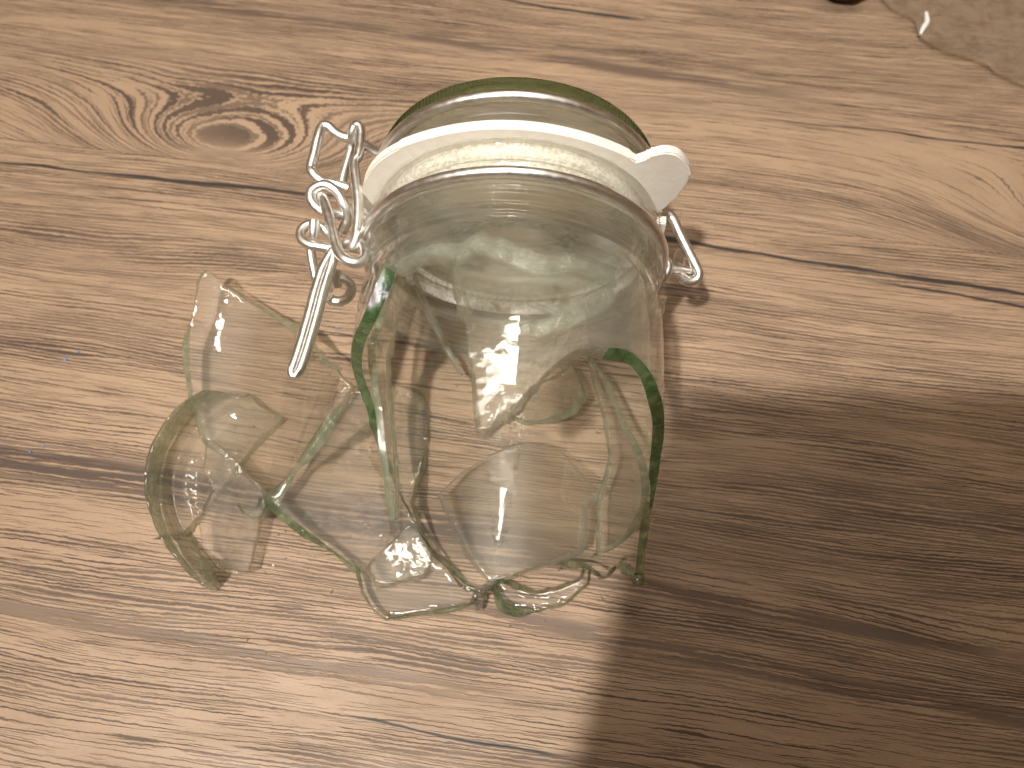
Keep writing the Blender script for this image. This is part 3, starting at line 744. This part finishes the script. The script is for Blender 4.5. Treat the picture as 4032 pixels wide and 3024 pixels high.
# dust-fine splinters of glass
bm = bmesh.new(); rd = random.Random(5)
for i in range(150):
    cx_, cy_, sp_ = rd.choice([(1000, 2150, 260), (1500, 2150, 260), (2100, 1650, 200), (900, 1650, 220), (2150, 2330, 200), (1650, 1700, 150), (1250, 1800, 200)])
    p = onz(rd.gauss(cx_, sp_), rd.gauss(cy_, sp_ * .6), .0)
    q = JI @ p
    z_ = max(.0, R + .0 - math.sqrt(max(0, R * R - min(abs(q.x), R) ** 2))) + .0045 if abs(q.x) < .03 and q.y > .012 else .0
    s_ = rd.uniform(.00012, .00038); a_ = rd.uniform(0, 3.1)
    res_ = bmesh.ops.create_icosphere(bm, subdivisions=1, radius=s_)
    mt = Matrix.Translation((p.x, p.y, z_ + s_ * .5)) @ Matrix.Rotation(a_, 4, 'Z') @ Matrix.Diagonal((rd.uniform(1, 3.2), 1, .6, 1))
    bmesh.ops.transform(bm, matrix=mt, verts=res_['verts'])
meta(mesh_obj('glass_dust', bm, [MAT['edge_light']], origin=(0, .05, 0), smooth=False), 'fine glittering glass dust strewn on the wood round the jar', 'glass dust', kind='stuff')

# ------------------------------------------------------------------ things at the top edge
g = NT('crumpled_clear_plastic'); co = g.n('ShaderNodeTexCoord').outputs['Object']
h = g.noise(co, 160, 3, .6); nrm = g.bump(h, .001)
tr = g.n('ShaderNodeBsdfTransparent'); tr.inputs[0].default_value = (.93, .92, .9, 1)
gl = g.n('ShaderNodeBsdfGlossy'); gl.inputs['Roughness'].default_value = .3; g.t.links.new(nrm, gl.inputs['Normal'])
df = g.n('ShaderNodeBsdfDiffuse'); df.inputs[0].default_value = (.42, .32, .23, 1)
s = g.mixs(g.smooth(h, .3, .75, .10, .30), tr.outputs[0], df.outputs[0]); s = g.mixs(.03, s, gl.outputs[0])
g.t.links.new(s, g.out.inputs[0]); MAT['plastic'] = g.m
pl = [(3420, -60), (3537, 52), (3600, 66), (3618, 140), (3700, 196), (3863, 238), (3933, 292), (4050, 345), (4200, 380), (4350, 100), (4200, -200), (3600, -200)]
def FP(x, y): return .0032 + .0016 * noise.noise(Vector((x * 45, y * 45, 1))) + .0009 * noise.noise(Vector((x * 180, y * 180, 4)))
o = shard('plastic_bag', pl, FP, .0004, 'blurred crumpled clear plastic at the top right corner with one bright glint', cat='plastic bag', mats=('plastic', 'plastic'), group=None, spacing=.003, jag=.0001, rnd=2)
# pale glossy tube put in as the bright glint on the plastic
bm = bmesh.new(); add_tube(bm, catmull([solve(3646, 48, FP), solve(3650, 85, FP), solve(3634, 112, FP), solve(3624, 136, FP)], 6), .0012, rfun=lambda t: .5 + .5 * math.sin(math.pi * min(1, t * 1.1)))
g = NT('pale_glint_gloss'); g.principled((.8, .8, .78, 1), .12, Specular_IOR_Level=.9); 
fd = mesh_obj('plastic_glint', bm, [g.m], o); fd.data.transform(Matrix.Identity(4))
g = NT('dark_brown_leather'); g.principled((.045, .020, .010, 1), .5)
bm = bmesh.new()
bmesh.ops.create_uvsphere(bm, u_segments=28, v_segments=14, radius=1)
c0 = onz(3330, -85, .008)
for v in bm.verts:
    k_ = 1 + .12 * noise.noise(v.co * 2.3); v.co = Vector((v.co.x * .0125 * k_, v.co.y * .0105 * k_, v.co.z * .008 * k_))
bm.transform(Matrix.Translation((c0.x, c0.y, .008)) @ Matrix.Rotation(-.25, 4, 'Z'))
meta(mesh_obj('brown_lump', bm, [g.m], origin=(c0.x, c0.y, 0)), 'dark brown rounded lump cut off by the top edge beside the plastic', 'lump')

# ------------------------------------------------------------------ the device that takes the picture (throws the soft shadow at lower right)
g = NT('dark_device_shell'); g.principled((.03, .03, .032, 1), .35)
bm = bmesh.new()
x0, x1, u0, u1, rr = -.026, .225, -.165, .017, .012
cor = []
for (cx_, cu_, a0_) in ((x1 - rr, u1 - rr, 0), (x0 - .004 + rr, u1 - rr, 90), (x0 - .040 + rr, u0 + rr, 180), (x1 - rr, u0 + rr, 270)):
    for k in range(7):
        a_ = R_(a0_ + 15 * k); cor.append((cx_ + rr * math.cos(a_), cu_ + rr * math.sin(a_)))
UP = Vector((0, SP, CP)); BK = Vector((0, -CP, SP))
A = [bm.verts.new(CAM + Vector((x, 0, 0)) + UP * u + BK * .002) for x, u in cor]
B = [bm.verts.new(CAM + Vector((x, 0, 0)) + UP * u + BK * .010) for x, u in cor]
for i in range(len(A)): bm.faces.new((A[i], A[(i + 1) % len(A)], B[(i + 1) % len(A)], B[i]))
bm.faces.new(A); bm.faces.new(B[::-1])
dev = mesh_obj('handheld_device', bm, [g.m], origin=CAM + BK * .006, smooth=False)
meta(dev, 'flat dark handheld device above the floor whose shadow falls at lower right', 'device')
